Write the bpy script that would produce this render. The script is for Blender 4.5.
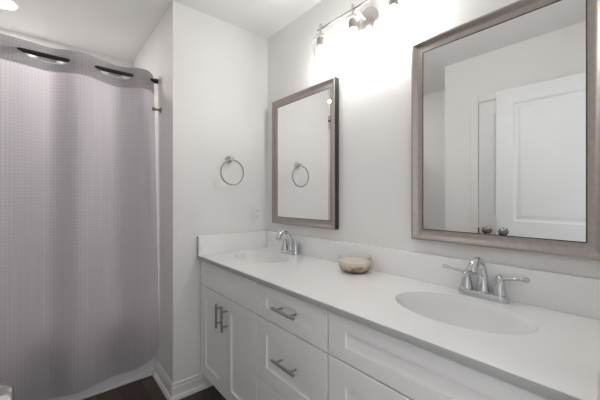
import bpy, bmesh, math, random
from mathutils import Vector, Matrix
PI = math.pi
random.seed(4)
for o in list(bpy.data.objects):
    bpy.data.objects.remove(o)
S = bpy.context.scene
COL = S.collection

# ------------------------------------------------------------------ camera, world, exposure
EYE = 1.236
cam_data = bpy.data.cameras.new('camera')
cam_data.sensor_width = 36.0
cam_data.lens = 303.0 / 600.0 * 36.0
cam_data.shift_y = -2.5 / 600.0
cam_data.clip_start = 0.02
cam = bpy.data.objects.new('camera', cam_data)
COL.objects.link(cam)
cam.location = (0, 0, EYE)
cam.rotation_euler = (PI / 2, 0, -math.atan(256.0 / 303.0))
S.camera = cam

WORLD_STRENGTH = 0.45       # even white fill light added outside, entering by the open doorway
BULB_STRENGTH = 22.0
DOWNLIGHT_STRENGTH = 62.0
EXPOSURE = 1.50
world = bpy.data.worlds.new('doorway_fill')
world.use_nodes = True
bg = world.node_tree.nodes['Background']
bg.inputs['Color'].default_value = (0.97, 0.985, 1.0, 1)
bg.inputs['Strength'].default_value = WORLD_STRENGTH
S.world = world
S.view_settings.view_transform = 'Standard'
S.view_settings.look = 'None'
S.view_settings.exposure = EXPOSURE
S.view_settings.gamma = 1.0
S.view_settings.use_curve_mapping = False
S.cycles.use_denoising = True
S.cycles.max_bounces = 12
S.cycles.diffuse_bounces = 9
S.cycles.glossy_bounces = 6
S.cycles.transparent_max_bounces = 16
S.cycles.sample_clamp_indirect = 6.0


# ------------------------------------------------------------------ materials
def new_mat(name):
    m = bpy.data.materials.new(name)
    m.use_nodes = True
    nt = m.node_tree
    return m, nt, nt.nodes['Principled BSDF']


def N(nt, typ, **kw):
    n = nt.nodes.new(typ)
    for k, v in kw.items():
        if hasattr(n, k):
            setattr(n, k, v)
        else:
            n.inputs[k].default_value = v
    return n


def paint(name, col, rough=0.5, bump=0.0, scale=250.0, spec=0.5, var=0.02):
    """painted surface: faint roller texture and colour variation"""
    m, nt, p = new_mat(name)
    p.inputs['Roughness'].default_value = rough
    p.inputs['Specular IOR Level'].default_value = spec
    tc = N(nt, 'ShaderNodeTexCoord')
    ns = N(nt, 'ShaderNodeTexNoise', Scale=3.0, Detail=2.0)
    nt.links.new(tc.outputs['Object'], ns.inputs['Vector'])
    mx = N(nt, 'ShaderNodeMixRGB')
    mx.inputs[1].default_value = (*[c * (1 - var) for c in col], 1)
    mx.inputs[2].default_value = (*[min(1, c * (1 + var)) for c in col], 1)
    nt.links.new(ns.outputs['Fac'], mx.inputs['Fac'])
    nt.links.new(mx.outputs['Color'], p.inputs['Base Color'])
    if bump:
        n2 = N(nt, 'ShaderNodeTexNoise', Scale=scale, Detail=1.0)
        nt.links.new(tc.outputs['Object'], n2.inputs['Vector'])
        b = N(nt, 'ShaderNodeBump', Strength=bump, Distance=0.002)
        nt.links.new(n2.outputs['Fac'], b.inputs['Height'])
        nt.links.new(b.outputs['Normal'], p.inputs['Normal'])
    return m


def metal(name, col, rough, streak=None, var=0.12, axis_scale=(4, 4, 200)):
    m, nt, p = new_mat(name)
    p.inputs['Metallic'].default_value = 1.0
    p.inputs['Roughness'].default_value = rough
    p.inputs['Base Color'].default_value = (*col, 1)
    if streak:
        tc = N(nt, 'ShaderNodeTexCoord')
        mp = N(nt, 'ShaderNodeMapping')
        mp.inputs['Scale'].default_value = axis_scale
        nt.links.new(tc.outputs['Object'], mp.inputs['Vector'])
        ns = N(nt, 'ShaderNodeTexNoise', Scale=streak, Detail=3.0)
        nt.links.new(mp.outputs['Vector'], ns.inputs['Vector'])
        mx = N(nt, 'ShaderNodeMixRGB')
        mx.inputs[1].default_value = (*[c * (1 - var) for c in col], 1)
        mx.inputs[2].default_value = (*[min(1, c * (1 + var)) for c in col], 1)
        nt.links.new(ns.outputs['Fac'], mx.inputs['Fac'])
        nt.links.new(mx.outputs['Color'], p.inputs['Base Color'])
    return m


def emitter(name, col, strength):
    m, nt, p = new_mat(name)
    p.inputs['Base Color'].default_value = (0.9, 0.9, 0.9, 1)
    p.inputs['Emission Color'].default_value = (*col, 1)
    p.inputs['Emission Strength'].default_value = strength
    return m


def clear_glass(name, tint=(1, 1, 1), gloss=1.0):
    m = bpy.data.materials.new(name)
    m.use_nodes = True
    nt = m.node_tree
    nt.nodes.clear()
    out = N(nt, 'ShaderNodeOutputMaterial')
    tr = N(nt, 'ShaderNodeBsdfTransparent', Color=(*tint, 1))
    gl = N(nt, 'ShaderNodeBsdfGlossy', Roughness=0.03)
    lw = N(nt, 'ShaderNodeLayerWeight', Blend=0.22)
    mul = N(nt, 'ShaderNodeMath', operation='MULTIPLY')
    mul.inputs[1].default_value = gloss
    nt.links.new(lw.outputs['Fresnel'], mul.inputs[0])
    mix = N(nt, 'ShaderNodeMixShader')
    nt.links.new(mul.outputs[0], mix.inputs['Fac'])
    nt.links.new(tr.outputs[0], mix.inputs[1])
    nt.links.new(gl.outputs[0], mix.inputs[2])
    nt.links.new(mix.outputs[0], out.inputs['Surface'])
    return m


M = {}
M['wall'] = paint('wall_paint', (0.83, 0.825, 0.815), 0.55, 0.05)
M['ceiling'] = paint('ceiling_paint', (0.86, 0.86, 0.855), 0.8, 0.05)
M['trim'] = paint('trim_paint', (0.80, 0.80, 0.79), 0.35)
M['door'] = paint('door_paint', (0.82, 0.83, 0.84), 0.4)
M['cabinet'] = paint('cabinet_paint', (0.86, 0.85, 0.845), 0.38)
M['carcass'] = paint('carcass_seam_shade', (0.42, 0.41, 0.40), 0.5)  # white carcass greyed: shade of the seams between fronts put into its colour
M['counter'] = paint('cultured_marble', (0.89, 0.89, 0.885), 0.16)
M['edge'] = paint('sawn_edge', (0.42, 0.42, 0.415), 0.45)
M['knob'] = metal('aged_nickel', (0.27, 0.25, 0.23), 0.25)
M['ring'] = metal('ring_chrome', (0.38, 0.375, 0.37), 0.24)
M['basin'] = paint('basin_gloss', (0.85, 0.855, 0.85), 0.12)
M['plastic'] = paint('white_plastic', (0.84, 0.84, 0.83), 0.35)
M['tub'] = paint('tub_acrylic', (0.80, 0.80, 0.80), 0.2)
M['chrome'] = metal('chrome', (0.66, 0.67, 0.685), 0.05)
M['nickel'] = metal('brushed_nickel', (0.56, 0.53, 0.50), 0.28, 30)
M['dark_nickel'] = metal('handle_nickel', (0.42, 0.39, 0.37), 0.3, 30)
M['frame'] = metal('brushed_frame', (0.43, 0.385, 0.36), 0.40, 5, 0.16, (1, 14, 14))
M['frame_side'] = paint('frame_side', (0.035, 0.033, 0.032), 0.45)
M['mirror'] = metal('silvered_glass', (0.95, 0.955, 0.95), 0.0)
M['black'] = paint('black_metal', (0.012, 0.012, 0.014), 0.35)
M['hole'] = paint('dark_slot', (0.02, 0.02, 0.02), 0.6)
M['glass'] = clear_glass('shade_glass', (0.985, 0.99, 0.985), 0.35)
M['dish_glass'] = clear_glass('dish_glass', (0.99, 0.99, 0.985), 0.32)
M['bulb'] = emitter('bulb_glow', (1.0, 0.97, 0.945), BULB_STRENGTH)
M['downlight'] = emitter('downlight_glow', (1.0, 0.96, 0.93), DOWNLIGHT_STRENGTH)


def floor_material():
    m, nt, p = new_mat('dark_vinyl_plank')
    p.inputs['Roughness'].default_value = 0.38
    tc = N(nt, 'ShaderNodeTexCoord')
    mp = N(nt, 'ShaderNodeMapping')
    mp.inputs['Rotation'].default_value = (0, 0, PI / 2)
    nt.links.new(tc.outputs['Object'], mp.inputs['Vector'])
    br = N(nt, 'ShaderNodeTexBrick', Scale=1.0)
    br.inputs['Brick Width'].default_value = 1.2
    br.inputs['Row Height'].default_value = 0.125
    br.inputs['Mortar Size'].default_value = 0.0022
    br.inputs['Mortar Smooth'].default_value = 0.3
    br.inputs['Color1'].default_value = (0.050, 0.036, 0.031, 1)
    br.inputs['Color2'].default_value = (0.115, 0.086, 0.075, 1)
    br.inputs['Mortar'].default_value = (0.012, 0.010, 0.009, 1)
    nt.links.new(mp.outputs['Vector'], br.inputs['Vector'])
    mp2 = N(nt, 'ShaderNodeMapping')
    mp2.inputs['Scale'].default_value = (1.5, 28, 1)
    nt.links.new(mp.outputs['Vector'], mp2.inputs['Vector'])
    ns = N(nt, 'ShaderNodeTexNoise', Scale=3.0, Detail=6.0, Roughness=0.65)
    nt.links.new(mp2.outputs['Vector'], ns.inputs['Vector'])
    cr = N(nt, 'ShaderNodeValToRGB')
    cr.color_ramp.elements[0].color = (0.35, 0.33, 0.32, 1)
    cr.color_ramp.elements[0].position = 0.3
    cr.color_ramp.elements[1].color = (1.5, 1.45, 1.4, 1)
    cr.color_ramp.elements[1].position = 0.75
    nt.links.new(ns.outputs['Fac'], cr.inputs['Fac'])
    mx = N(nt, 'ShaderNodeMixRGB', blend_type='MULTIPLY')
    mx.inputs['Fac'].default_value = 1.0
    nt.links.new(br.outputs['Color'], mx.inputs[1])
    nt.links.new(cr.outputs['Color'], mx.inputs[2])
    nt.links.new(mx.outputs['Color'], p.inputs['Base Color'])
    return m


def curtain_material(name, trans, col, tcol, weave=1.0):
    """waffle weave cloth that lets part of the light through; uv is in metres"""
    m = bpy.data.materials.new(name)
    m.use_nodes = True
    nt = m.node_tree
    nt.nodes.clear()
    out = N(nt, 'ShaderNodeOutputMaterial')
    uv = N(nt, 'ShaderNodeUVMap')
    waves = []
    for direction, sc in (('X', 17.0), ('Y', 17.0)):
        w = N(nt, 'ShaderNodeTexWave', wave_type='BANDS', bands_direction=direction, Scale=sc, Distortion=0.3)
        w.inputs['Detail Scale'].default_value = 2.0
        nt.links.new(uv.outputs['UV'], w.inputs['Vector'])
        waves.append(w)
    mul = N(nt, 'ShaderNodeMath', operation='MAXIMUM')
    nt.links.new(waves[0].outputs['Fac'], mul.inputs[0])
    nt.links.new(waves[1].outputs['Fac'], mul.inputs[1])
    ns = N(nt, 'ShaderNodeTexNoise', Scale=60.0, Detail=2.0)
    nt.links.new(uv.outputs['UV'], ns.inputs['Vector'])
    add = N(nt, 'ShaderNodeMath', operation='MULTIPLY_ADD')
    add.inputs[1].default_value = 1.5
    mp = N(nt, 'ShaderNodeMapping')
    mp.inputs['Scale'].default_value = (2.2, 0.03, 1)      # slubs in the warp run down the cloth
    nt.links.new(uv.outputs['UV'], mp.inputs['Vector'])
    nt.links.new(mp.outputs['Vector'], ns.inputs['Vector'])
    sub = N(nt, 'ShaderNodeMath', operation='SUBTRACT')
    sub.inputs[1].default_value = 0.5
    nt.links.new(ns.outputs['Fac'], sub.inputs[0])
    nt.links.new(sub.outputs[0], add.inputs[0])
    nt.links.new(mul.outputs[0], add.inputs[2])
    mx = N(nt, 'ShaderNodeMixRGB')
    mx.inputs[1].default_value = (*[c * (1 - 0.42 * weave) for c in col], 1)
    mx.inputs[2].default_value = (*[c * (1 + 0.15 * weave) for c in col], 1)
    nt.links.new(add.outputs[0], mx.inputs['Fac'])
    mt = N(nt, 'ShaderNodeMixRGB')
    mt.inputs[1].default_value = (*[c * (1 + 0.26 * weave) for c in tcol], 1)
    mt.inputs[2].default_value = (*[c * (1 - 0.26 * weave) for c in tcol], 1)
    nt.links.new(add.outputs[0], mt.inputs['Fac'])
    bump = N(nt, 'ShaderNodeBump', Strength=0.35, Distance=0.002)
    nt.links.new(mul.outputs[0], bump.inputs['Height'])
    d = N(nt, 'ShaderNodeBsdfDiffuse')
    t = N(nt, 'ShaderNodeBsdfTranslucent')
    nt.links.new(mx.outputs['Color'], d.inputs['Color'])
    nt.links.new(bump.outputs['Normal'], d.inputs['Normal'])
    nt.links.new(mt.outputs['Color'], t.inputs['Color'])
    mix = N(nt, 'ShaderNodeMixShader')
    mix.inputs['Fac'].default_value = trans
    nt.links.new(d.outputs[0], mix.inputs[1])
    nt.links.new(t.outputs[0], mix.inputs[2])
    nt.links.new(mix.outputs[0], out.inputs['Surface'])
    return m


def sand_material():
    m, nt, p = new_mat('sand_and_shells')
    p.inputs['Roughness'].default_value = 0.8
    tc = N(nt, 'ShaderNodeTexCoord')
    vo = N(nt, 'ShaderNodeTexVoronoi', Scale=45.0)
    nt.links.new(tc.outputs['Object'], vo.inputs['Vector'])
    cr = N(nt, 'ShaderNodeValToRGB')
    e = cr.color_ramp.elements
    e[0].color = (0.66, 0.57, 0.46, 1)
    e[0].position = 0.25
    e[1].color = (0.30, 0.20, 0.13, 1)
    e[1].position = 0.8
    nt.links.new(vo.outputs['Color'], cr.inputs['Fac'])
    sx = N(nt, 'ShaderNodeSeparateXYZ')
    nt.links.new(tc.outputs['Object'], sx.inputs[0])
    st = N(nt, 'ShaderNodeMapRange')
    st.inputs['From Min'].default_value = 0.033
    st.inputs['From Max'].default_value = 0.042
    nt.links.new(sx.outputs['Z'], st.inputs['Value'])
    mx = N(nt, 'ShaderNodeMixRGB')
    mx.inputs[2].default_value = (0.74, 0.68, 0.58, 1)
    nt.links.new(st.outputs[0], mx.inputs['Fac'])
    nt.links.new(cr.outputs['Color'], mx.inputs[1])
    nt.links.new(mx.outputs['Color'], p.inputs['Base Color'])
    return m


M['floor'] = floor_material()
M['curtain'] = curtain_material('waffle_cloth', 0.56, (0.52, 0.505, 0.515), (0.76, 0.72, 0.77))
M['curtain_hem'] = curtain_material('doubled_cloth', 0.18, (0.46, 0.45, 0.46), (0.46, 0.44, 0.465), 0.45)
M['sand'] = sand_material()


# ------------------------------------------------------------------ mesh helpers
class MB:
    def __init__(self):
        self.bm = bmesh.new()

    def box(self, a, b, bevel=0.0, seg=2):
        lo = Vector([min(a[i], b[i]) for i in range(3)])
        hi = Vector([max(a[i], b[i]) for i in range(3)])
        r = bmesh.ops.create_cube(self.bm, size=1.0)
        vs = r['verts']
        for v in vs:
            v.co = Vector([lo[i] + (v.co[i] + 0.5) * (hi[i] - lo[i]) for i in range(3)])
        if bevel > 0:
            es = list({e for v in vs for e in v.link_edges})
            bmesh.ops.bevel(self.bm, geom=es, offset=bevel, segments=seg, profile=0.5, affect='EDGES')
        return self

    def tube(self, pts, rad, seg=14, caps=True, closed=False):
        """tube along a polyline; rad is a number or a list"""
        pts = [Vector(p) for p in pts]
        n = len(pts)
        rads = rad if isinstance(rad, (list, tuple)) else [rad] * n
        rings = []
        ref = None
        for i, p in enumerate(pts):
            if closed:
                t = pts[(i + 1) % n] - pts[i - 1]
            elif i == 0:
                t = pts[1] - pts[0]
            elif i == n - 1:
                t = pts[-1] - pts[-2]
            else:
                t = pts[i + 1] - pts[i - 1]
            t.normalize()
            if ref is None:
                ref = Vector((0, 0, 1)) if abs(t.z) < 0.9 else Vector((1, 0, 0))
            u = (ref - t * ref.dot(t)).normalized()
            ref = u
            w = t.cross(u)
            rings.append([self.bm.verts.new(p + (u * math.cos(2 * PI * k / seg) + w * math.sin(2 * PI * k / seg)) * rads[i])
                          for k in range(seg)])
        m = n if closed else n - 1
        for i in range(m):
            a, b = rings[i], rings[(i + 1) % n]
            for k in range(seg):
                self.bm.faces.new((a[k], a[(k + 1) % seg], b[(k + 1) % seg], b[k]))
        if caps and not closed:
            self.bm.faces.new(rings[0][::-1])
            self.bm.faces.new(rings[-1])
        return self

    def lathe(self, prof, base=(0, 0, 0), axis=(0, 0, 1), seg=32, sx=1.0, sy=1.0, caps=True):
        """profile (radius, height) turned about an axis through base"""
        ax = Vector(axis).normalized()
        ref = Vector((0, 0, 1)) if abs(ax.z) < 0.9 else Vector((1, 0, 0))
        u = (ref - ax * ref.dot(ax)).normalized()
        w = ax.cross(u)
        b = Vector(base)
        rings = []
        for r, h in prof:
            rings.append([self.bm.verts.new(b + ax * h + u * (r * sx * math.cos(2 * PI * k / seg)) + w * (r * sy * math.sin(2 * PI * k / seg)))
                          for k in range(seg)])
        for i in range(len(rings) - 1):
            a, c = rings[i], rings[i + 1]
            for k in range(seg):
                self.bm.faces.new((a[k], a[(k + 1) % seg], c[(k + 1) % seg], c[k]))
        if caps:
            if prof[0][0] > 1e-6:
                self.bm.faces.new(rings[0][::-1])
            if prof[-1][0] > 1e-6:
                self.bm.faces.new(rings[-1])
        return self

    def panel(self, fn, a0, a1, b0, b1, thick, panels=(), recess=0.007, slope=0.006, chamfer=0.0015, raised=None):
        """a slab with recessed rectangular fields; fn(a, b, c) gives the point, c grows away from the face"""
        bm = self.bm
        V = lambda a, b, c: bm.verts.new(fn(a, b, c))

        def ring(ra, rb):
            for k in range(4):
                bm.faces.new((ra[k], ra[(k + 1) % 4], rb[(k + 1) % 4], rb[k]))

        def rect(x0, x1, y0, y1, c):
            return [V(x0, y0, c), V(x1, y0, c), V(x1, y1, c), V(x0, y1, c)]
        h = chamfer
        back = rect(a0, a1, b0, b1, thick)
        side = rect(a0, a1, b0, b1, h)
        front = rect(a0 + h, a1 - h, b0 + h, b1 - h, 0)
        bm.faces.new(back[::-1])
        ring(back, side)
        ring(side, front)
        xs = sorted({a0 + h, a1 - h} | {p[0] for p in panels} | {p[1] for p in panels})
        ys = sorted({b0 + h, b1 - h} | {p[2] for p in panels} | {p[3] for p in panels})
        for i in range(len(xs) - 1):
            for j in range(len(ys) - 1):
                cx, cy = (xs[i] + xs[i + 1]) / 2, (ys[j] + ys[j + 1]) / 2
                if any(p[0] < cx < p[1] and p[2] < cy < p[3] for p in panels):
                    continue
                bm.faces.new(rect(xs[i], xs[i + 1], ys[j], ys[j + 1], 0))
        for p in panels:
            o = rect(*p, 0)
            s = slope
            q = rect(p[0] + s, p[1] - s, p[2] + s, p[3] - s, recess)
            ring(o, q)
            if raised:
                g, s2, up = raised
                q2 = rect(p[0] + s + g, p[1] - s - g, p[2] + s + g, p[3] - s - g, recess)
                ring(q, q2)
                e = s + g + s2
                q3 = rect(p[0] + e, p[1] - e, p[2] + e, p[3] - e, recess - up)
                ring(q2, q3)
                bm.faces.new(q3)
            else:
                bm.faces.new(q)
        bmesh.ops.remove_doubles(bm, verts=bm.verts, dist=1e-5)
        return self


def world_loc(o):
    v = Vector((0, 0, 0))
    while o:
        v = v + o.location
        o = o.parent
    return v


def obj(name, mb, mat, parent=None, world=False, smooth=True, angle=35, loc=None):
    """link a mesh builder as ONE object; with world=True its coordinates are room coordinates"""
    bm = mb.bm
    bmesh.ops.recalc_face_normals(bm, faces=bm.faces)
    me = bpy.data.meshes.new(name)
    off = Vector((0, 0, 0))
    if world and parent:
        off = world_loc(parent)
    if loc is not None:
        off = off + Vector(loc) if not world else Vector(loc)
    if world or loc is not None:
        base = world_loc(parent) if parent else Vector((0, 0, 0))
        bmesh.ops.translate(bm, verts=bm.verts, vec=-off)
    bm.to_mesh(me)
    bm.free()
    me.materials.append(mat)
    if smooth:
        for p in me.polygons:
            p.use_smooth = True
        me.set_sharp_from_angle(angle=math.radians(angle))
    o = bpy.data.objects.new(name, me)
    COL.objects.link(o)
    if parent:
        o.parent = parent
    if loc is not None:
        o.location = off - (world_loc(parent) if parent else Vector((0, 0, 0)))
    return o


def tag(o, label, cat, group=None):
    o['label'] = label
    o['category'] = cat
    if group:
        o['group'] = group
    return o


def thing(name, label, cat, loc, group=None):
    o = bpy.data.objects.new(name, None)
    COL.objects.link(o)
    o.location = loc
    o.empty_display_size = 0.05
    return tag(o, label, cat, group)


def struct(name, mb, mat, parent=None, smooth=False):
    o = obj(name, mb, mat, parent, world=bool(parent), smooth=smooth)
    if not parent:
        o['kind'] = 'structure'
    return o


def copy_thing(root, loc, label):
    """a copy of a thing, its parts and their sub-parts"""
    r = root.copy()
    COL.objects.link(r)
    r.location = loc
    r['label'] = label
    for ch in list(root.children):
        c = ch.copy()
        COL.objects.link(c)
        c.parent = r
        for g in list(ch.children):
            d = g.copy()
            COL.objects.link(d)
            d.parent = c
    return r


def arc(n, f):
    return [f(i / (n - 1)) for i in range(n)]


# ------------------------------------------------------------------ room dimensions (metres)
XV = 1.2985        # vanity wall
YE = 1.92          # end wall with the towel ring
XP = 0.604         # tub side of the partition
YT = 3.02          # back of the tub alcove
XL = -0.86         # far end of the tub
XB = -0.265        # wall with the closet door
YB = 1.27          # its corner
YF = 0.045          # doorway wall, room side
CZ = 2.442         # ceiling
TK = 0.12

struct('floor', MB().box((XL - TK, -0.9, -0.06), (XV + TK, YT + TK, 0)), M['floor'])
struct('ceiling', MB().box((XL - TK, YF - TK, CZ), (XV + TK, YT + TK, CZ + 0.08)), M['ceiling'])
struct('wall_right', MB().box((XV, YF - TK, 0), (XV + TK, YE, CZ)), M['wall'])
struct('wall_end', MB().box((XP, YE, 0), (XV + TK, YT, CZ)), M['wall'])
struct('wall_back', MB().box((XL - TK, YT, 0), (XV + TK, YT + TK, CZ)), M['wall'])
struct('wall_left', MB().box((XL - TK, YB, 0), (XL, YT, CZ)), M['wall'])
struct('wall_closet', MB().box((XL - TK, YF, 0), (XB, YB, CZ)), M['wall'])
DX0, DX1, DZ = -0.15, 0.675, 2.07
wf = MB()
wf.box((XL - TK, YF - TK, 0), (DX0, YF, CZ))
wf.box((DX1, YF - TK, 0), (XV, YF, CZ))
wf.box((DX0, YF - TK, DZ), (DX1, YF, CZ))
struct('wall_front', wf, M['wall'])

# casing of the entry doorway (bathroom side)
tr = MB()
tr.box((DX1, YF, 0), (DX1 + 0.06, YF + 0.010, DZ + 0.06), 0.003)
tr.box((DX0 - 0.06, YF, DZ), (DX1, YF + 0.010, DZ + 0.06), 0.003)
struct('trim_1', tr, M['trim'])

# casing round the closet door
CY1, CY0, CTZ = 0.985, 0.22, 2.035
tr = MB()
tr.box((XB, CY1, 0), (XB + 0.018, CY1 + 0.062, CTZ + 0.062), 0.004)
tr.box((XB, CY0 - 0.062, 0), (XB + 0.018, CY0, CTZ + 0.062), 0.004)
tr.box((XB, CY0, CTZ), (XB + 0.018, CY1, CTZ + 0.062), 0.004)
struct('trim_2', tr, M['trim'])


def baseboard(name, p0, p1, nx, ny):
    """board with a stepped cap and a shoe moulding; (nx, ny) points into the room"""
    prof = [(0, 0), (0.030, 0), (0.030, 0.010), (0.024, 0.022), (0.014, 0.028), (0.014, 0.072),
            (0.010, 0.080), (0.010, 0.090), (0.004, 0.098), (0, 0.098)]
    mb = MB()
    d = (Vector((p1[0], p1[1], 0)) - Vector((p0[0], p0[1], 0))).normalized()
    ends = []
    for p, m0 in ((p0, p0[2]), (p1, p1[2])):
        ends.append([mb.bm.verts.new((p[0] + nx * q + d.x * m0 * q, p[1] + ny * q + d.y * m0 * q, z)) for q, z in prof])
    n = len(prof)
    for k in range(n):
        mb.bm.faces.new((ends[0][k], ends[0][(k + 1) % n], ends[1][(k + 1) % n], ends[1][k]))
    mb.bm.faces.new(ends[0])
    mb.bm.faces.new(ends[1][::-1])
    return struct(name, mb, M['trim'], smooth=False)


YTUB = 2.285
baseboard('baseboard_end', (XP, YE, -1), (0.850, YE, 0), 0, -1)
baseboard('baseboard_partition', (XP, YTUB, 0), (XP, YE, 1), -1, 0)
baseboard('baseboard_left', (XL, YB, 0), (XL, YTUB, 0), 1, 0)
baseboard('baseboard_closet', (XB, YB, 1), (XB, CY1 + 0.062, 0), 1, 0)
sh = MB()
sh.box((XL, YTUB - 0.017, 0), (XP - 0.03, YTUB, 0.022), 0.006)
struct('trim_3', sh, M['trim'])

# ------------------------------------------------------------------ doors seen in the mirror
# door_1: the entry door, swung open against the closet wall
FX = -0.15
door = MB().panel(lambda a, b, c: (FX - c, a, b), 0.06, 0.822, 0.012, 2.062, 0.034,
                  [(0.165, 0.709, 1.055, 1.952), (0.165, 0.709, 0.24, 0.89)], 0.009, 0.014, 0.002, (0.012, 0.02, 0.006))
d1 = struct('door_1', door, M['door'])
knob_prof = [(0.031, 0), (0.031, 0.005), (0.024, 0.009), (0.012, 0.013), (0.011, 0.028), (0.017, 0.034),
             (0.026, 0.042), (0.0285, 0.052), (0.026, 0.061), (0.017, 0.067), (0.0, 0.069)]
kz = EYE - 0.262
k = obj('door_knob', MB().lathe(knob_prof, (FX, 0.768, kz), (1, 0, 0)), M['knob'], d1, world=True)
k['label'] = 'satin nickel knob'
obj('door_knob', MB().lathe(knob_prof, (FX - 0.034, 0.768, kz), (-1, 0, 0)), M['knob'], d1, world=True)
obj('latch_plate', MB().box((FX - 0.028, 0.821, kz - 0.028), (FX - 0.006, 0.8235, kz + 0.028)), M['dark_nickel'], d1, world=True)
hk = MB().lathe([(0.022, 0), (0.022, 0.006), (0.010, 0.012), (0.009, 0.064), (0.019, 0.073), (0.0235, 0.085),
                 (0.0235, 0.099), (0.019, 0.109), (0.0, 0.113)], (FX, 0.708, EYE - 0.338), (1, 0, 0))
obj('hook_knob', hk, M['ring'], d1, world=True)
for z in (0.25, 1.05, 1.85):
    obj('hinge', MB().tube([(FX + 0.004, 0.055, z - 0.045), (FX + 0.004, 0.055, z + 0.045)], 0.006), M['nickel'], d1, world=True)
# door_2: the closet door in the wall behind it
dc = MB().panel(lambda a, b, c: (XB + 0.006 - c, a, b), CY0 + 0.003, CY1 - 0.005, 0.012, CTZ - 0.004, 0.005,
                [(0.335, 0.87, 1.09, 1.92), (0.335, 0.87, 0.24, 0.985)], 0.004, 0.010, 0.001)
d2 = struct('door_2', dc, M['door'])
obj('door_knob', MB().lathe(knob_prof, (XB + 0.006, 0.915, EYE - 0.268), (1, 0, 0)), M['knob'], d2, world=True)
obj('strike_plate', MB().box((XB + 0.006, CY1 - 0.005, EYE - 0.315), (XB + 0.0195, CY1 + 0.001, EYE - 0.255)), M['hole'], d2, world=True)

# ------------------------------------------------------------------ bathtub
tub = thing('bathtub', 'white alcove bathtub showing below the grey shower curtain', 'bathtub', ((XL + XP) / 2, (YTUB + YT) / 2, 0))
TZ = 0.43
tx0, tx1, ty0, ty1 = XL + 0.004, XP - 0.004, YTUB, YT - 0.004
tb = MB()
bm = tb.bm


def rrect(x0, x1, y0, y1, r, z, n=6):
    pts = []
    for cx, cy, a in ((x1 - r, y1 - r, 0), (x0 + r, y1 - r, PI / 2), (x0 + r, y0 + r, PI), (x1 - r, y0 + r, 1.5 * PI)):
        for i in range(n):
            t = a + PI / 2 * i / (n - 1)
            pts.append((cx + r * math.cos(t), cy + r * math.sin(t), z))
    return [bm.verts.new(p) for p in pts]


loops = [rrect(tx0, tx1, ty0, ty1, 0.003, 0.0), rrect(tx0, tx1, ty0, ty1, 0.003, TZ - 0.012),
         rrect(tx0 + 0.004, tx1 - 0.004, ty0 + 0.004, ty1 - 0.004, 0.006, TZ),
         rrect(tx0 + 0.07, tx1 - 0.07, ty0 + 0.07, ty1 - 0.05, 0.13, TZ),
         rrect(tx0 + 0.085, tx1 - 0.085, ty0 + 0.085, ty1 - 0.062, 0.13, TZ - 0.02),
         rrect(tx0 + 0.17, tx1 - 0.12, ty0 + 0.12, ty1 - 0.10, 0.13, 0.14),
         rrect(tx0 + 0.22, tx1 - 0.16, ty0 + 0.16, ty1 - 0.14, 0.12, 0.10)]
for a, b in zip(loops, loops[1:]):
    n = len(a)
    for i in range(n):
        bm.faces.new((a[i], a[(i + 1) % n], b[(i + 1) % n], b[i]))
bm.faces.new(loops[-1])
obj('tub_shell', tb, M['tub'], tub, world=True)
obj('drain', MB().lathe([(0.03, 0), (0.03, 0.003), (0.022, 0.005), (0.0, 0.005)], (XP - 0.30, 2.66, 0.1)), M['chrome'], tub, world=True)

# ------------------------------------------------------------------ vanity cabinets
FXV = 0.772          # plane of the door and drawer fronts
FT = 0.020
CXB = XV - 0.002
ZB, ZT = 0.113, 0.844


def front(name, y0, y1, z0, z1, parent, rail=0.072, ry=0.072, mat=None):
    mb = MB().panel(lambda a, b, c: (FXV + c, a, b), y0, y1, z0, z1, FT,
                    [(y0 + rail, y1 - rail, z0 + ry, z1 - ry * 0.95)], 0.009, 0.0015, 0.002)
    return obj(name, mb, mat or M['cabinet'], parent, world=True, smooth=False)


def handle(parent, y, z, length, vertical):
    mb = MB()
    hx = FXV - 0.034
    d = Vector((0, 0, 1)) if vertical else Vector((0, 1, 0))
    c = Vector((hx, y, z))
    mb.tube([c - d * length / 2, c + d * length / 2], 0.0062, 14)
    for s in (-1, 1):
        p = c + d * (s * length * 0.31)
        mb.tube([p, p + Vector((0.034, 0, 0))], 0.0048, 12)
    o = obj('handle', mb, M['dark_nickel'], parent, world=True)
    o['label'] = 'brushed nickel bar handle'
    return o


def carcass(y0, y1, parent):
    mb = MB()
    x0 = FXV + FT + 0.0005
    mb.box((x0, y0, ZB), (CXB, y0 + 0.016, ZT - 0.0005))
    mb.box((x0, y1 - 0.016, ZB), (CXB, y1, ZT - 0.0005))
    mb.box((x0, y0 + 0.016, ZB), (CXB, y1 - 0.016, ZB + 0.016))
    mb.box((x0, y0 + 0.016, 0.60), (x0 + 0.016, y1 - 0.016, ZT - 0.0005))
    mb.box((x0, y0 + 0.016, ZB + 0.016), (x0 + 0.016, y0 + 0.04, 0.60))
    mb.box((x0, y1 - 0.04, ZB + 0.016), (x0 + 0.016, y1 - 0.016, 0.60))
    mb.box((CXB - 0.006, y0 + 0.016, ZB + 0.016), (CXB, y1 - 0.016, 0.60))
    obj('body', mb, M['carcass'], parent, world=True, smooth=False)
    obj('toe_kick', MB().box((0.852, y0, 0.0), (0.868, y1, ZB)), M['cabinet'], parent, world=True, smooth=False)


Z1 = EYE - 0.557     # bottom of the top row
g = 0.0030
YA, YBm, YC, YD = 1.917, 1.2335, 0.7615, 0.052
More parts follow.
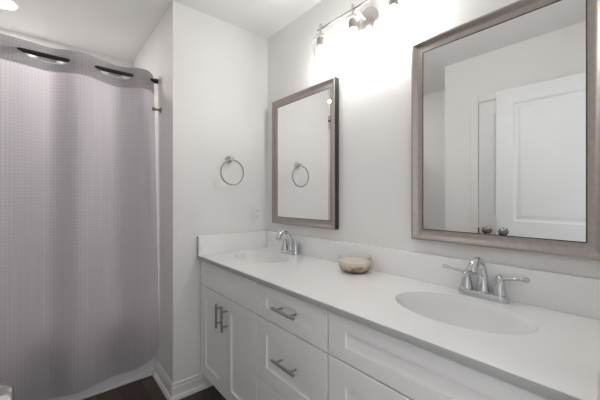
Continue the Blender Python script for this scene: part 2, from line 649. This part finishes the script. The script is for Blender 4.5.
# cabinet under the far basin
c1 = thing('sink_cabinet', 'white shaker cabinet with two doors under the far basin, against the end wall', 'cabinet',
           ((FXV + XV) / 2, (YA + YBm) / 2, 0), 'vanity base cabinets')
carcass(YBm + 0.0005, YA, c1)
front('false_drawer_front', YBm + g, YA - 0.012, Z1 + g, ZT - 0.012, c1, 0.070, 0.052)
ym = (YA - 0.012 + YBm) / 2
for y0, y1, hy in ((ym + g * 0.7, YA - 0.012, ym + 0.035), (YBm + g, ym - g * 0.7, ym - 0.035)):
    dr_ = front('door', y0, y1, ZB, Z1 - g, c1)
    handle(dr_, hy, EYE - 0.667, 0.132, True)
# drawer unit
c2 = thing('drawer_cabinet', 'white shaker unit of three drawers between the two basins', 'cabinet',
           ((FXV + XV) / 2, (YBm + YC) / 2, 0), 'vanity base cabinets')
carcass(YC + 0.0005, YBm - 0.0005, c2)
zr = [ZT - 0.012, Z1, EYE - 0.848, ZB - g]
for i in range(3):
    dr_ = front('drawer', YC + g, YBm - g, zr[i + 1] + g, zr[i] - (g if i else 0), c2, 0.076, 0.052 if i == 0 else 0.068)
    hz = [EYE - 0.470, EYE - 0.690, EYE - 0.975][i]
    handle(dr_, 0.985, hz, 0.150, False)
# cabinet under the near basin
c3 = thing('sink_cabinet', 'white shaker cabinet under the near basin, its wide top front without handle', 'cabinet',
           ((FXV + XV) / 2, (YC + YD) / 2, 0), 'vanity base cabinets')
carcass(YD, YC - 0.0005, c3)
front('false_drawer_front', YD + 0.012, YC - g, Z1 + g, ZT - 0.012, c3, 0.078, 0.050)
ym = (YD + 0.012 + YC) / 2
for y0, y1, hy in ((ym + g * 0.7, YC - g, ym + 0.035), (YD + 0.012, ym - g * 0.7, ym - 0.035)):
    dr_ = front('door', y0, y1, ZB, Z1 - g, c3, 0.078, 0.078)
    handle(dr_, hy, EYE - 0.667, 0.132, True)

# ------------------------------------------------------------------ countertop with two oval basins
CT = 0.866
top = thing('countertop', 'long white countertop with two oval basins on the vanity', 'countertop', ((0.75 + XV) / 2, (YF + YE) / 2, ZT))
SINKS = [(1.036, 1.598), (1.045, 0.430)]
SA, SB = 0.213, 0.145
NS = 64
mb = MB()
bm = mb.bm
cx0, cx1, cy0, cy1 = 0.750, XV - 0.001, YF + 0.002, YE - 0.001
e = 0.004
outer = [bm.verts.new(p) for p in ((cx0 + e, cy0, CT), (cx1, cy0, CT), (cx1, cy1, CT), (cx0 + e, cy1, CT))]
edges = [bm.edges.new((outer[i], outer[(i + 1) % 4])) for i in range(4)]
holes = []
for sx_, sy_ in SINKS:
    hl = [bm.verts.new((sx_ + SB * math.cos(2 * PI * i / NS), sy_ + SA * math.sin(2 * PI * i / NS), CT)) for i in range(NS)]
    edges += [bm.edges.new((hl[i], hl[(i + 1) % NS])) for i in range(NS)]
    holes.append(hl)
bmesh.ops.triangle_fill(bm, use_beauty=True, use_dissolve=False, edges=edges)
# drop any triangle that landed inside a hole
for f in list(bm.faces):
    c = f.calc_center_median()
    for sx_, sy_ in SINKS:
        if ((c.x - sx_) / SB) ** 2 + ((c.y - sy_) / SA) ** 2 < 0.98:
            bm.faces.remove(f)
            break
prof = [(cx0 + e, CT), (cx0 + e, ZT), (cx0 + 0.03, ZT)]
prev = [outer[0], outer[3]]
for x, z in prof[1:]:
    cur = [bm.verts.new((x, cy0, z)), bm.verts.new((x, cy1, z))]
    bm.faces.new((prev[0], prev[1], cur[1], cur[0]))
    prev = cur
und = [bm.verts.new((cx1, cy0, ZT)), bm.verts.new((cx1, cy1, ZT))]
bm.faces.new((outer[1], outer[2], und[1], und[0]))
obj('slab', mb, M['counter'], top, world=True, angle=40)
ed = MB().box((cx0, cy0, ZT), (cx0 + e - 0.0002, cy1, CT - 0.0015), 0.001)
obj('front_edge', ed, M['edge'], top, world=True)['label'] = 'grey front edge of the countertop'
obj('backsplash', MB().box((XV - 0.021, cy0 + 0.024, CT), (cx1, cy1 - 0.0205, CT + 0.122), 0.002), M['counter'], top, world=True)
obj('side_splash', MB().box((cx0 + 0.0065, cy1 - 0.020, CT), (cx1, cy1, CT + 0.122), 0.002), M['counter'], top, world=True)
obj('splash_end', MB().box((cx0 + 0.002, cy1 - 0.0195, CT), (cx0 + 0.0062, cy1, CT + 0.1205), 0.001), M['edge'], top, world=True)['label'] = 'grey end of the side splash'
obj('side_splash', MB().box((cx0 + 0.004, cy0, CT), (cx1, cy0 + 0.0235, CT + 0.06), 0.002), M['counter'], top, world=True)
for sx_, sy_ in SINKS:
    mb = MB()
    bm = mb.bm
    rp = [(1.0, 0), (0.998, 0.003), (0.994, 0.006), (0.984, 0.009), (0.968, 0.022), (0.94, 0.052), (0.87, 0.09), (0.72, 0.118), (0.45, 0.13), (0.2, 0.136), (0.1, 0.137)]
    rings = []
    for s, d in rp:
        rings.append([bm.verts.new((sx_ + SB * s * math.cos(2 * PI * i / NS), sy_ + SA * s * math.sin(2 * PI * i / NS), CT - d)) for i in range(NS)])
    for a, b in zip(rings, rings[1:]):
        for i in range(NS):
            bm.faces.new((a[i], a[(i + 1) % NS], b[(i + 1) % NS], b[i]))
    bm.faces.new(rings[-1])
    bs = obj('basin', mb, M['basin'], top, world=True, angle=60)
    dm = MB().lathe([(0.032, 0), (0.032, 0.003), (0.027, 0.0045), (0.025, 0.002), (0.021, 0.002), (0.019, 0.006), (0.0, 0.008)],
                    (sx_, sy_, CT - 0.1365))
    dd = obj('drain', dm, M['chrome'], bs, world=True)
    dd['label'] = 'chrome drain with stopper'


# ------------------------------------------------------------------ faucets
def make_faucet(loc, label):
    t = thing('faucet', label, 'faucet', loc, 'basin faucets')
    mb = MB()
    bm_ = mb.bm
    L, R = 0.078, 0.027
    lp = []
    for z, s in ((0.0, 1.0), (0.012, 1.0), (0.018, 0.96), (0.0215, 0.86), (0.0225, 0.74)):
        pts = []
        for i in range(40):
            a = 2 * PI * i / 40
            cy = (L - R) * (1 if math.sin(a) >= 0 else -1)
            pts.append(bm_.verts.new((R * s * math.cos(a), cy + R * s * math.sin(a), z)))
        lp.append(pts)
    for a, b in zip(lp, lp[1:]):
        for i in range(40):
            bm_.faces.new((a[i], a[(i + 1) % 40], b[(i + 1) % 40], b[i]))
    bm_.faces.new(lp[0][::-1])
    bm_.faces.new(lp[-1])
    t.scale = (1.09, 1.09, 1.09)
    obj('base_plate', mb, M['chrome'], t)
    # high arc spout, thick at the foot, with a bell at the tip
    ctrl = [(0.004, 0, 0.018), (0.005, 0, 0.045), (0.003, 0, 0.078), (-0.006, 0, 0.106), (-0.022, 0, 0.125), (-0.042, 0, 0.133),
            (-0.062, 0, 0.130), (-0.080, 0, 0.117), (-0.090, 0, 0.099)]
    rr = [0.0205, 0.0170, 0.0140, 0.0115, 0.0100, 0.0100, 0.0125, 0.0158, 0.0165]
    pts, rads = [], []
    for i in range(len(ctrl) - 1):
        p0, p1, p2, p3 = [Vector(ctrl[min(max(i + q, 0), len(ctrl) - 1)]) for q in (-1, 0, 1, 2)]
        for s in range(4):
            u = s / 4
            pts.append(0.5 * ((2 * p1) + (p2 - p0) * u + (2 * p0 - 5 * p1 + 4 * p2 - p3) * u * u + (3 * p1 - p0 - 3 * p2 + p3) * u ** 3))
            rads.append(rr[i] * (1 - u) + rr[i + 1] * u)
    pts.append(Vector(ctrl[-1]))
    rads.append(rr[-1])
    sp = obj('spout', MB().tube(pts, rads, 20), M['chrome'], t, angle=60)
    d = (pts[-1] - pts[-2]).normalized()
    obj('aerator', MB().lathe([(0.0105, 0), (0.0105, 0.006), (0.008, 0.007), (0, 0.007)], pts[-1], d, 20), M['dark_nickel'], sp)
    obj('lift_rod', MB().tube([(0.019, 0, 0.015), (0.019, 0, 0.075)], 0.0025, 8).lathe([(0.0, 0), (0.005, 0.002), (0.006, 0.006), (0.004, 0.011), (0, 0.012)], (0.019, 0, 0.073), (0, 0, 1), 12), M['chrome'], t)
    for s in (1, -1):
        hb = MB().lathe([(0.0205, 0.020), (0.0200, 0.030), (0.0165, 0.042), (0.0130, 0.056), (0.0115, 0.066), (0.0130, 0.070), (0.012, 0.078), (0.006, 0.083), (0, 0.084)],
                        (0, s * 0.051, 0), (0, 0, 1), 28)
        h = obj('handle_hub', hb, M['chrome'], t, angle=50)
        y0 = s * 0.051
        lv = MB().tube([(0, y0 + s * 0.004, 0.074), (-0.002, y0 + s * 0.020, 0.077), (-0.004, y0 + s * 0.040, 0.080), (-0.006, y0 + s * 0.060, 0.083),
                        (-0.007, y0 + s * 0.070, 0.0845), (-0.008, y0 + s * 0.078, 0.086), (-0.008, y0 + s * 0.081, 0.0862)],
                       [0.0075, 0.0056, 0.0048, 0.0058, 0.0080, 0.0072, 0.003], 14)
        obj('lever', lv, M['chrome'], h, angle=60)
    return t


fa = make_faucet((1.2435, 1.574, CT), 'chrome two-lever faucet behind the far basin, nearest the end wall')
fb = copy_thing(fa, (1.2435, 0.421, CT), 'chrome two-lever faucet behind the near basin, under the large mirror showing a door')


# ------------------------------------------------------------------ glass dish with sand
DISH = (1.190, 0.984, CT)
dish = thing('glass_dish', 'small clear glass dish holding beige sand on the countertop', 'dish', DISH)
pr = [(0.0, 0.0), (0.058, 0.0), (0.066, 0.006), (0.078, 0.022), (0.082, 0.040), (0.0815, 0.056), (0.0850, 0.076), (0.0856, 0.0766), (0.0841, 0.076),
      (0.0803, 0.056), (0.0805, 0.040), (0.0765, 0.0225), (0.0645, 0.0075), (0.057, 0.003), (0.0, 0.003)]
obj('bowl', MB().lathe(pr, (0, 0, 0), (0, 0, 1), 40, caps=False), M['dish_glass'], dish, angle=60)
sand = obj('sand', MB().lathe([(0.0, 0.004), (0.056, 0.004), (0.0635, 0.0085), (0.0755, 0.0235), (0.0793, 0.040), (0.0793, 0.052), (0.074, 0.055), (0.03, 0.057), (0.0, 0.0575)],
                              (0, 0, 0), (0, 0, 1), 40, caps=False), M['sand'], angle=60)
sand.location = DISH
tag(sand, 'beige sand with brown bits filling the glass dish', 'sand')
sand['kind'] = 'stuff'


# ------------------------------------------------------------------ mirrors
def make_mirror(yc, label):
    """frame local axes: +x to the wall, y along the wall; root at the middle of the lower edge"""
    W, H, B = 0.622, 0.872, 0.0455
    DEP = 0.036
    t = thing('wall_mirror', label, 'mirror', (XV - 0.001, yc, EYE - 0.1835), 'framed mirrors over the vanity')
    mb = MB()
    bm_ = mb.bm
    # cross-section: (inset from outer edge, distance from the wall)
    prof = [(0.0, DEP - 0.002), (0.002, DEP), (0.008, DEP), (0.013, DEP - 0.003), (0.020, DEP - 0.009), (0.030, DEP - 0.0135), (0.040, DEP - 0.0155), (B - 0.001, DEP - 0.0155), (B, DEP - 0.0165)]
    rings = []
    for ins, d in prof:
        rings.append([bm_.verts.new((-d, sy * (W / 2 - ins), (H - ins) if up else ins)) for sy, up in ((-1, 0), (1, 0), (1, 1), (-1, 1))])
    for a, b in zip(rings, rings[1:]):
        for i in range(4):
            bm_.faces.new((a[i], a[(i + 1) % 4], b[(i + 1) % 4], b[i]))
    obj('frame', mb, M['frame'], t, angle=25)
    # dark sides and back
    mb = MB()
    for a, b in (((0, -W / 2, 0), (-DEP + 0.0025, -W / 2 + 0.012, H)), ((0, W / 2 - 0.012, 0), (-DEP + 0.0025, W / 2, H)),
                 ((0, -W / 2 + 0.012, 0), (-DEP + 0.0025, W / 2 - 0.012, 0.012)), ((0, -W / 2 + 0.012, H - 0.012), (-DEP + 0.0025, W / 2 - 0.012, H)),
                 ((0, -W / 2 + 0.012, 0.012), (-0.006, W / 2 - 0.012, H - 0.012))):
        mb.box(a, b)
    obj('frame_side', mb, M['frame_side'], t, smooth=False)['label'] = 'black outer side of the frame'
    # thin dark lip along the glass
    mb = MB()
    ins, ins2 = B, B + 0.004
    ra = [[mb.bm.verts.new((-d, sy * (W / 2 - q), (H - q) if up else q)) for sy, up in ((-1, 0), (1, 0), (1, 1), (-1, 1))]
          for q, d in ((B, DEP - 0.0155), (B + 0.003, DEP - 0.0165), (B + 0.003, DEP - 0.022))]
    for a, b in zip(ra, ra[1:]):
        for i in range(4):
            mb.bm.faces.new((a[i], a[(i + 1) % 4], b[(i + 1) % 4], b[i]))
    obj('inner_lip', mb, M['frame_side'], t, smooth=False)['label'] = 'dark lip around the glass'
    gq = B - 0.008
    obj('mirror_glass', MB().box((-0.012, -W / 2 + gq, gq), (-0.019, W / 2 - gq, H - gq)), M['mirror'], t, smooth=False)
    return t


m1 = make_mirror(1.500, 'brown-silver framed mirror beside the corner, over the far basin, reflecting the towel ring')
m2 = copy_thing(m1, (XV - 0.001, 0.4075, EYE - 0.1860), 'brown-silver framed mirror over the near basin, reflecting the white doors')

# ------------------------------------------------------------------ vanity light
LY = 0.995
LX = 1.190
vl = thing('vanity_light', 'three-lamp nickel wall light with clear glass shades between and above the mirrors', 'wall light', (XV, LY - 0.01, EYE + 0.93))
obj('backplate', MB().lathe([(0.066, 0), (0.066, 0.008), (0.060, 0.016), (0.040, 0.024), (0.014, 0.028), (0, 0.028)], (XV - 0.001, LY - 0.012, EYE + 0.925), (-1, 0, 0), 40),
    M['nickel'], vl, world=True)
BZ = EYE + 0.948
obj('arm', MB().tube([(XV - 0.02, LY - 0.012, EYE + 0.925), (XV - 0.05, LY - 0.012, EYE + 0.928), (LX + 0.02, LY - 0.012, BZ - 0.004), (LX, LY - 0.012, BZ)], 0.008, 14),
    M['nickel'], vl, world=True)
obj('bar', MB().tube([(LX, LY + 0.255, BZ), (LX, LY - 0.255, BZ)], 0.0055, 14), M['dark_nickel'], vl, world=True)
for k_ in (1, 0, -1):
    y = LY + 0.232 * k_
    sk = MB().lathe([(0.0, 0.028), (0.007, 0.027), (0.0075, 0.010), (0.0075, -0.032), (0.020, -0.034), (0.030, -0.044), (0.031, -0.050), (0.0215, -0.052), (0.0215, -0.098), (0.019, -0.100), (0.0, -0.100)],
                    (LX, y, BZ), (0, 0, 1), 28)
    s = obj('lamp_socket', sk, M['nickel'], vl, world=True, angle=40)
    bl = MB().lathe([(0.0, -0.101), (0.013, -0.101), (0.0145, -0.112), (0.024, -0.132), (0.0295, -0.154), (0.0285, -0.172), (0.021, -0.188), (0.010, -0.197), (0.0, -0.199)],
                    (LX, y, BZ), (0, 0, 1), 20)
    obj('bulb', bl, M['bulb'], s, world=True, angle=80)['label'] = 'glowing white bulb'
    gs = MB().lathe([(0.022, -0.0535), (0.032, -0.0535), (0.041, -0.058), (0.0475, -0.070), (0.0485, -0.085), (0.0485, -0.218), (0.0497, -0.2195), (0.0509, -0.218), (0.0509, -0.084), (0.0495, -0.068), (0.0425, -0.0555), (0.032, -0.0508), (0.022, -0.0508)],
                    (LX, y, BZ), (0, 0, 1), 40, caps=False)
    obj('glass_shade', gs, M['glass'], s, world=True, angle=80)['label'] = 'clear glass cylinder shade'

# ------------------------------------------------------------------ recessed downlight over the tub
dl = thing('recessed_light', 'glowing round recessed light in the ceiling above the tub', 'ceiling light', (-0.20, 2.615, CZ))
mb = MB().lathe([(0.068, -0.004), (0.072, -0.006), (0.088, -0.005), (0.092, -0.0005), (0.068, -0.0005)], (-0.20, 2.615, CZ), (0, 0, 1), 48, caps=False)
obj('trim_ring', mb, M['plastic'], dl, world=True)
obj('lens', MB().lathe([(0.0, -0.0045), (0.068, -0.0045), (0.068, -0.001), (0.0, -0.001)], (-0.20, 2.615, CZ), (0, 0, 1), 40), M['downlight'], dl, world=True)['label'] = 'glowing lens'

# ------------------------------------------------------------------ towel ring and outlet on the end wall
RX, RZ = 0.975, EYE + 0.262
trg = thing('towel_ring', 'chrome towel ring on the end wall left of the corner', 'towel ring', (RX, YE, RZ))
mt = MB().lathe([(0.026, 0.0005), (0.026, 0.006), (0.021, 0.012), (0.012, 0.018), (0.010, 0.040), (0.014, 0.046), (0.016, 0.056), (0.012, 0.064), (0, 0.066)], (RX, YE, RZ), (0, -1, 0), 28)
obj('wall_mount', mt, M['nickel'], trg, world=True, angle=50)
RR = 0.084
pts = [(RX + RR * math.cos(2 * PI * i / 56), YE - 0.056, RZ - 0.008 - RR + RR * math.sin(2 * PI * i / 56)) for i in range(56)]
obj('ring', MB().tube(pts, 0.0046, 12, closed=True), M['ring'], trg, world=True, angle=80)

OX, OZ = 1.205, EYE - 0.120
ol = thing('wall_outlet', 'white duplex electrical outlet on the end wall above the counter', 'outlet', (OX, YE, OZ))
mb = MB().box((OX - 0.038, YE - 0.006, OZ - 0.062), (OX + 0.038, YE - 0.0005, OZ + 0.062), 0.002)
obj('cover_plate', mb, M['plastic'], ol, world=True)
for s in (-1, 1):
    zc = OZ + s * 0.021
    r = obj('receptacle', MB().lathe([(0.0172, 0), (0.0172, 0.003), (0.016, 0.0036), (0, 0.0036)], (OX, YE - 0.006, zc), (0, -1, 0), 24, sx=0.85), M['plastic'], ol, world=True)
    for dx in (-0.0065, 0.0065):
        obj('slot', MB().box((OX + dx - 0.0012, YE - 0.0101, zc - 0.001), (OX + dx + 0.0012, YE - 0.0094, zc + 0.008)), M['hole'], r, world=True)
    obj('slot', MB().box((OX - 0.0025, YE - 0.0101, zc - 0.010), (OX + 0.0025, YE - 0.0094, zc - 0.005)), M['hole'], r, world=True)

# chrome peg on the partition beside the curtain
HY, HZ = 2.168, EYE + 0.588
hook = thing('robe_hook', 'small chrome peg on the partition wall beside the curtain edge', 'hook', (XP, HY, HZ))
obj('flange', MB().lathe([(0.020, 0.0005), (0.020, 0.006), (0.012, 0.011), (0, 0.011)], (XP, HY, HZ), (-1, 0, 0), 24), M['ring'], hook, world=True)
obj('peg', MB().lathe([(0.008, 0.009), (0.008, 0.036), (0.013, 0.040), (0.0135, 0.052), (0.009, 0.056), (0, 0.057)], (XP, HY, HZ), (-1, 0, 0), 20), M['ring'], hook, world=True, angle=50)

# ------------------------------------------------------------------ shower rod and curtain
YR, ZR = 2.245, EYE + 0.805
rod = thing('shower_rod', 'straight black shower curtain rod across the tub opening', 'curtain rod', (XP, YR, ZR))
obj('rod_tube', MB().tube([(XL + 0.004, YR, ZR), (XP - 0.004, YR, ZR)], 0.0125, 20), M['black'], rod, world=True)
for x, d in ((XP, -1), (XL, 1)):
    obj('end_cap', MB().lathe([(0.017, 0.0005), (0.017, 0.022), (0.0145, 0.026), (0.0128, 0.026)], (x, YR, ZR), (d, 0, 0), 24, caps=False), M['black'], rod, world=True)

CROSS = [-0.80, -0.63, -0.44, -0.265, -0.078, 0.102, 0.266, 0.437, 0.578]   # where the cloth passes the rod


def wave(x):
    """+1 behind the rod, -1 in front"""
    for i in range(len(CROSS) - 1):
        if x <= CROSS[i + 1] or i == len(CROSS) - 2:
            u = (x - CROSS[i]) / (CROSS[i + 1] - CROSS[i])
            s = 1 if i % 2 == 0 else -1
            return s * math.sin(PI * max(0, min(1, u)))
    return 0.0


def cloth_point(x, f):
    """f = 0 at the top edge, 1 at the hem"""
    ztop = EYE + 0.862 + 0.006 * math.sin(9 * x + 1.0)
    edge = 0.578
    q = (x - (edge - 0.05)) / 0.05
    corner = 0.05 * (1 - math.sqrt(max(0.0, 1 - min(1, q) ** 2))) if q > 0 else 0.0
    zbot = EYE - 1.135 + 0.10 * max(0.0, (x - 0.30) / 0.28) ** 1.8 + 0.012 * math.sin(7 * x) + (0.05 * (1 - math.sqrt(max(0.0, 1 - min(1, q) ** 2))) if q > 0 else 0)
    zt = ztop - corner
    z = zt + (zbot - zt) * f
    amp = 0.025 + 0.035 * min(1.0, f / 0.3) - 0.034 * f ** 3
    y = YR + amp * wave(x + 0.012 * f * math.sin(6 * x)) - 0.062 * f ** 1.6
    y += 0.006 * f * math.sin(23 * x + 2.0) + 0.004 * math.sin(37 * x + 1.2 * f)
    xx = x + 0.020 * f ** 0.6 * (max(0.0, x - 0.3) / 0.28)
    y = min(y, YTUB - 0.008 + 0.09 * max(0.0, 1 - (f / 0.82) ** 2))      # the tub rim holds the cloth out
    return xx, y, z


cur = thing('shower_curtain', 'grey waffle-weave shower curtain hanging from the black rod', 'shower curtain', (-0.11, YR, EYE + 0.862))


def is_open(x, z):
    """openings of the header: a half round at each end of a rod slit and the slit between"""
    d = z - (ZR - 0.004)
    for i_ in range(2, len(CROSS) - 1, 2):
        a, b = CROSS[i_] + 0.025, CROSS[i_ + 1] - 0.025
        if d < 0.0:
            if (x - a) ** 2 + d * d < 0.022 ** 2 or (x - b) ** 2 + d * d < 0.022 ** 2:
                return True
            if a < x < b and -0.0205 < d < -0.0160:
                return True
    return False


def cloth(name, f0, f1, nz, mat, nx=280):
    bm_ = bmesh.new()
    uvl = bm_.loops.layers.uv.new('UVMap')
    off = Vector((-0.11, YR, EYE + 0.862))
    grid, us = [], []
    s = 0.0
    prev = None
    for i in range(nx + 1):
        x = -0.80 + (0.578 + 0.80) * i / nx
        p = Vector(cloth_point(x, 0.3))
        if prev is not None:
            s += (p - prev).length
        prev = p
        us.append(s)
    for j in range(nz + 1):
        f = f0 + (f1 - f0) * j / nz
        grid.append([bm_.verts.new(Vector(cloth_point(-0.80 + 1.378 * i / nx, f)) - off) for i in range(nx + 1)])
    for j in range(nz):
        for i in range(nx):
            q = (grid[j][i].co + grid[j + 1][i + 1].co) / 2 + off
            if f0 == 0.0 and is_open(q.x, q.z):
                continue
            fc = bm_.faces.new((grid[j][i], grid[j][i + 1], grid[j + 1][i + 1], grid[j + 1][i]))
            fc.smooth = True
            for lp, (a, b) in zip(fc.loops, ((i, j), (i + 1, j), (i + 1, j + 1), (i, j + 1))):
                lp[uvl].uv = (us[a], -1.99 * (f0 + (f1 - f0) * b / nz))
    bmesh.ops.delete(bm_, geom=[v for v in bm_.verts if not v.link_faces], context='VERTS')
    me = bpy.data.meshes.new(name)
    bm_.to_mesh(me)
    bm_.free()
    me.materials.append(mat)
    o = bpy.data.objects.new(name, me)
    COL.objects.link(o)
    o.parent = cur
    return o


FH = 0.068
cloth('cloth', FH, 1.0, 90, M['curtain'])
cloth('top_hem', 0.0, FH, 48, M['curtain_hem'], 700)
# white half rings under the rod where it comes out of the cloth, joined by a white slit edging
def ring_part(xc, side):
    """half ring just in front of the cloth; side = +1 when the rod shows to the right of it"""
    n, q = 22, 0.0
    mb = MB()
    bm_ = mb.bm
    cxr = xc + side * 0.025
    rows = []
    for k in range(n + 1):
        a = PI + PI * k / n
        row = []
        for r in (0.0185, 0.022, 0.0255):
            x = cxr + r * math.cos(a)
            z = ZR - 0.004 + r * math.sin(a)
            f = (EYE + 0.862 - z) / 1.99
            yy = cloth_point(x, f)[1]
            row.append((x, yy, z))
        rows.append(row)
    fr = [[bm_.verts.new((x, y - 0.0045, z)) for x, y, z in row] for row in rows]
    bk = [[bm_.verts.new((x, y - 0.0010, z)) for x, y, z in row] for row in rows]
    for k in range(n):
        for j in range(2):
            bm_.faces.new((fr[k][j], fr[k][j + 1], fr[k + 1][j + 1], fr[k + 1][j]))
            bm_.faces.new((bk[k][j], bk[k + 1][j], bk[k + 1][j + 1], bk[k][j + 1]))
        for j in (0, 2):
            bm_.faces.new((fr[k][j], fr[k + 1][j], bk[k + 1][j], bk[k][j]))
    for k in (0, n):
        for j in range(2):
            bm_.faces.new((fr[k][j], fr[k][j + 1], bk[k][j + 1], bk[k][j]))
    o = obj('half_ring', mb, M['plastic'], cur, world=True, angle=50)
    o['label'] = 'white half ring under the rod'


for i in range(0, len(CROSS) - 1, 2):
    a, b = CROSS[i], CROSS[i + 1]
    if i > 0:
        ring_part(a, 1)
    ring_part(b, -1)
    if i > 0:
        pts = []
        for k in range(15):
            x = a + 0.05 + (b - a - 0.10) * k / 14
            z = ZR - 0.023 - 0.001 * math.sin(PI * k / 14)
            pts.append((x, cloth_point(x, (EYE + 0.862 - z) / 1.99)[1] - 0.003, z))
        o = obj('slit_edging', MB().tube(pts, 0.0022, 8), M['plastic'], cur, world=True)
        o['label'] = 'white edging of the rod slit'
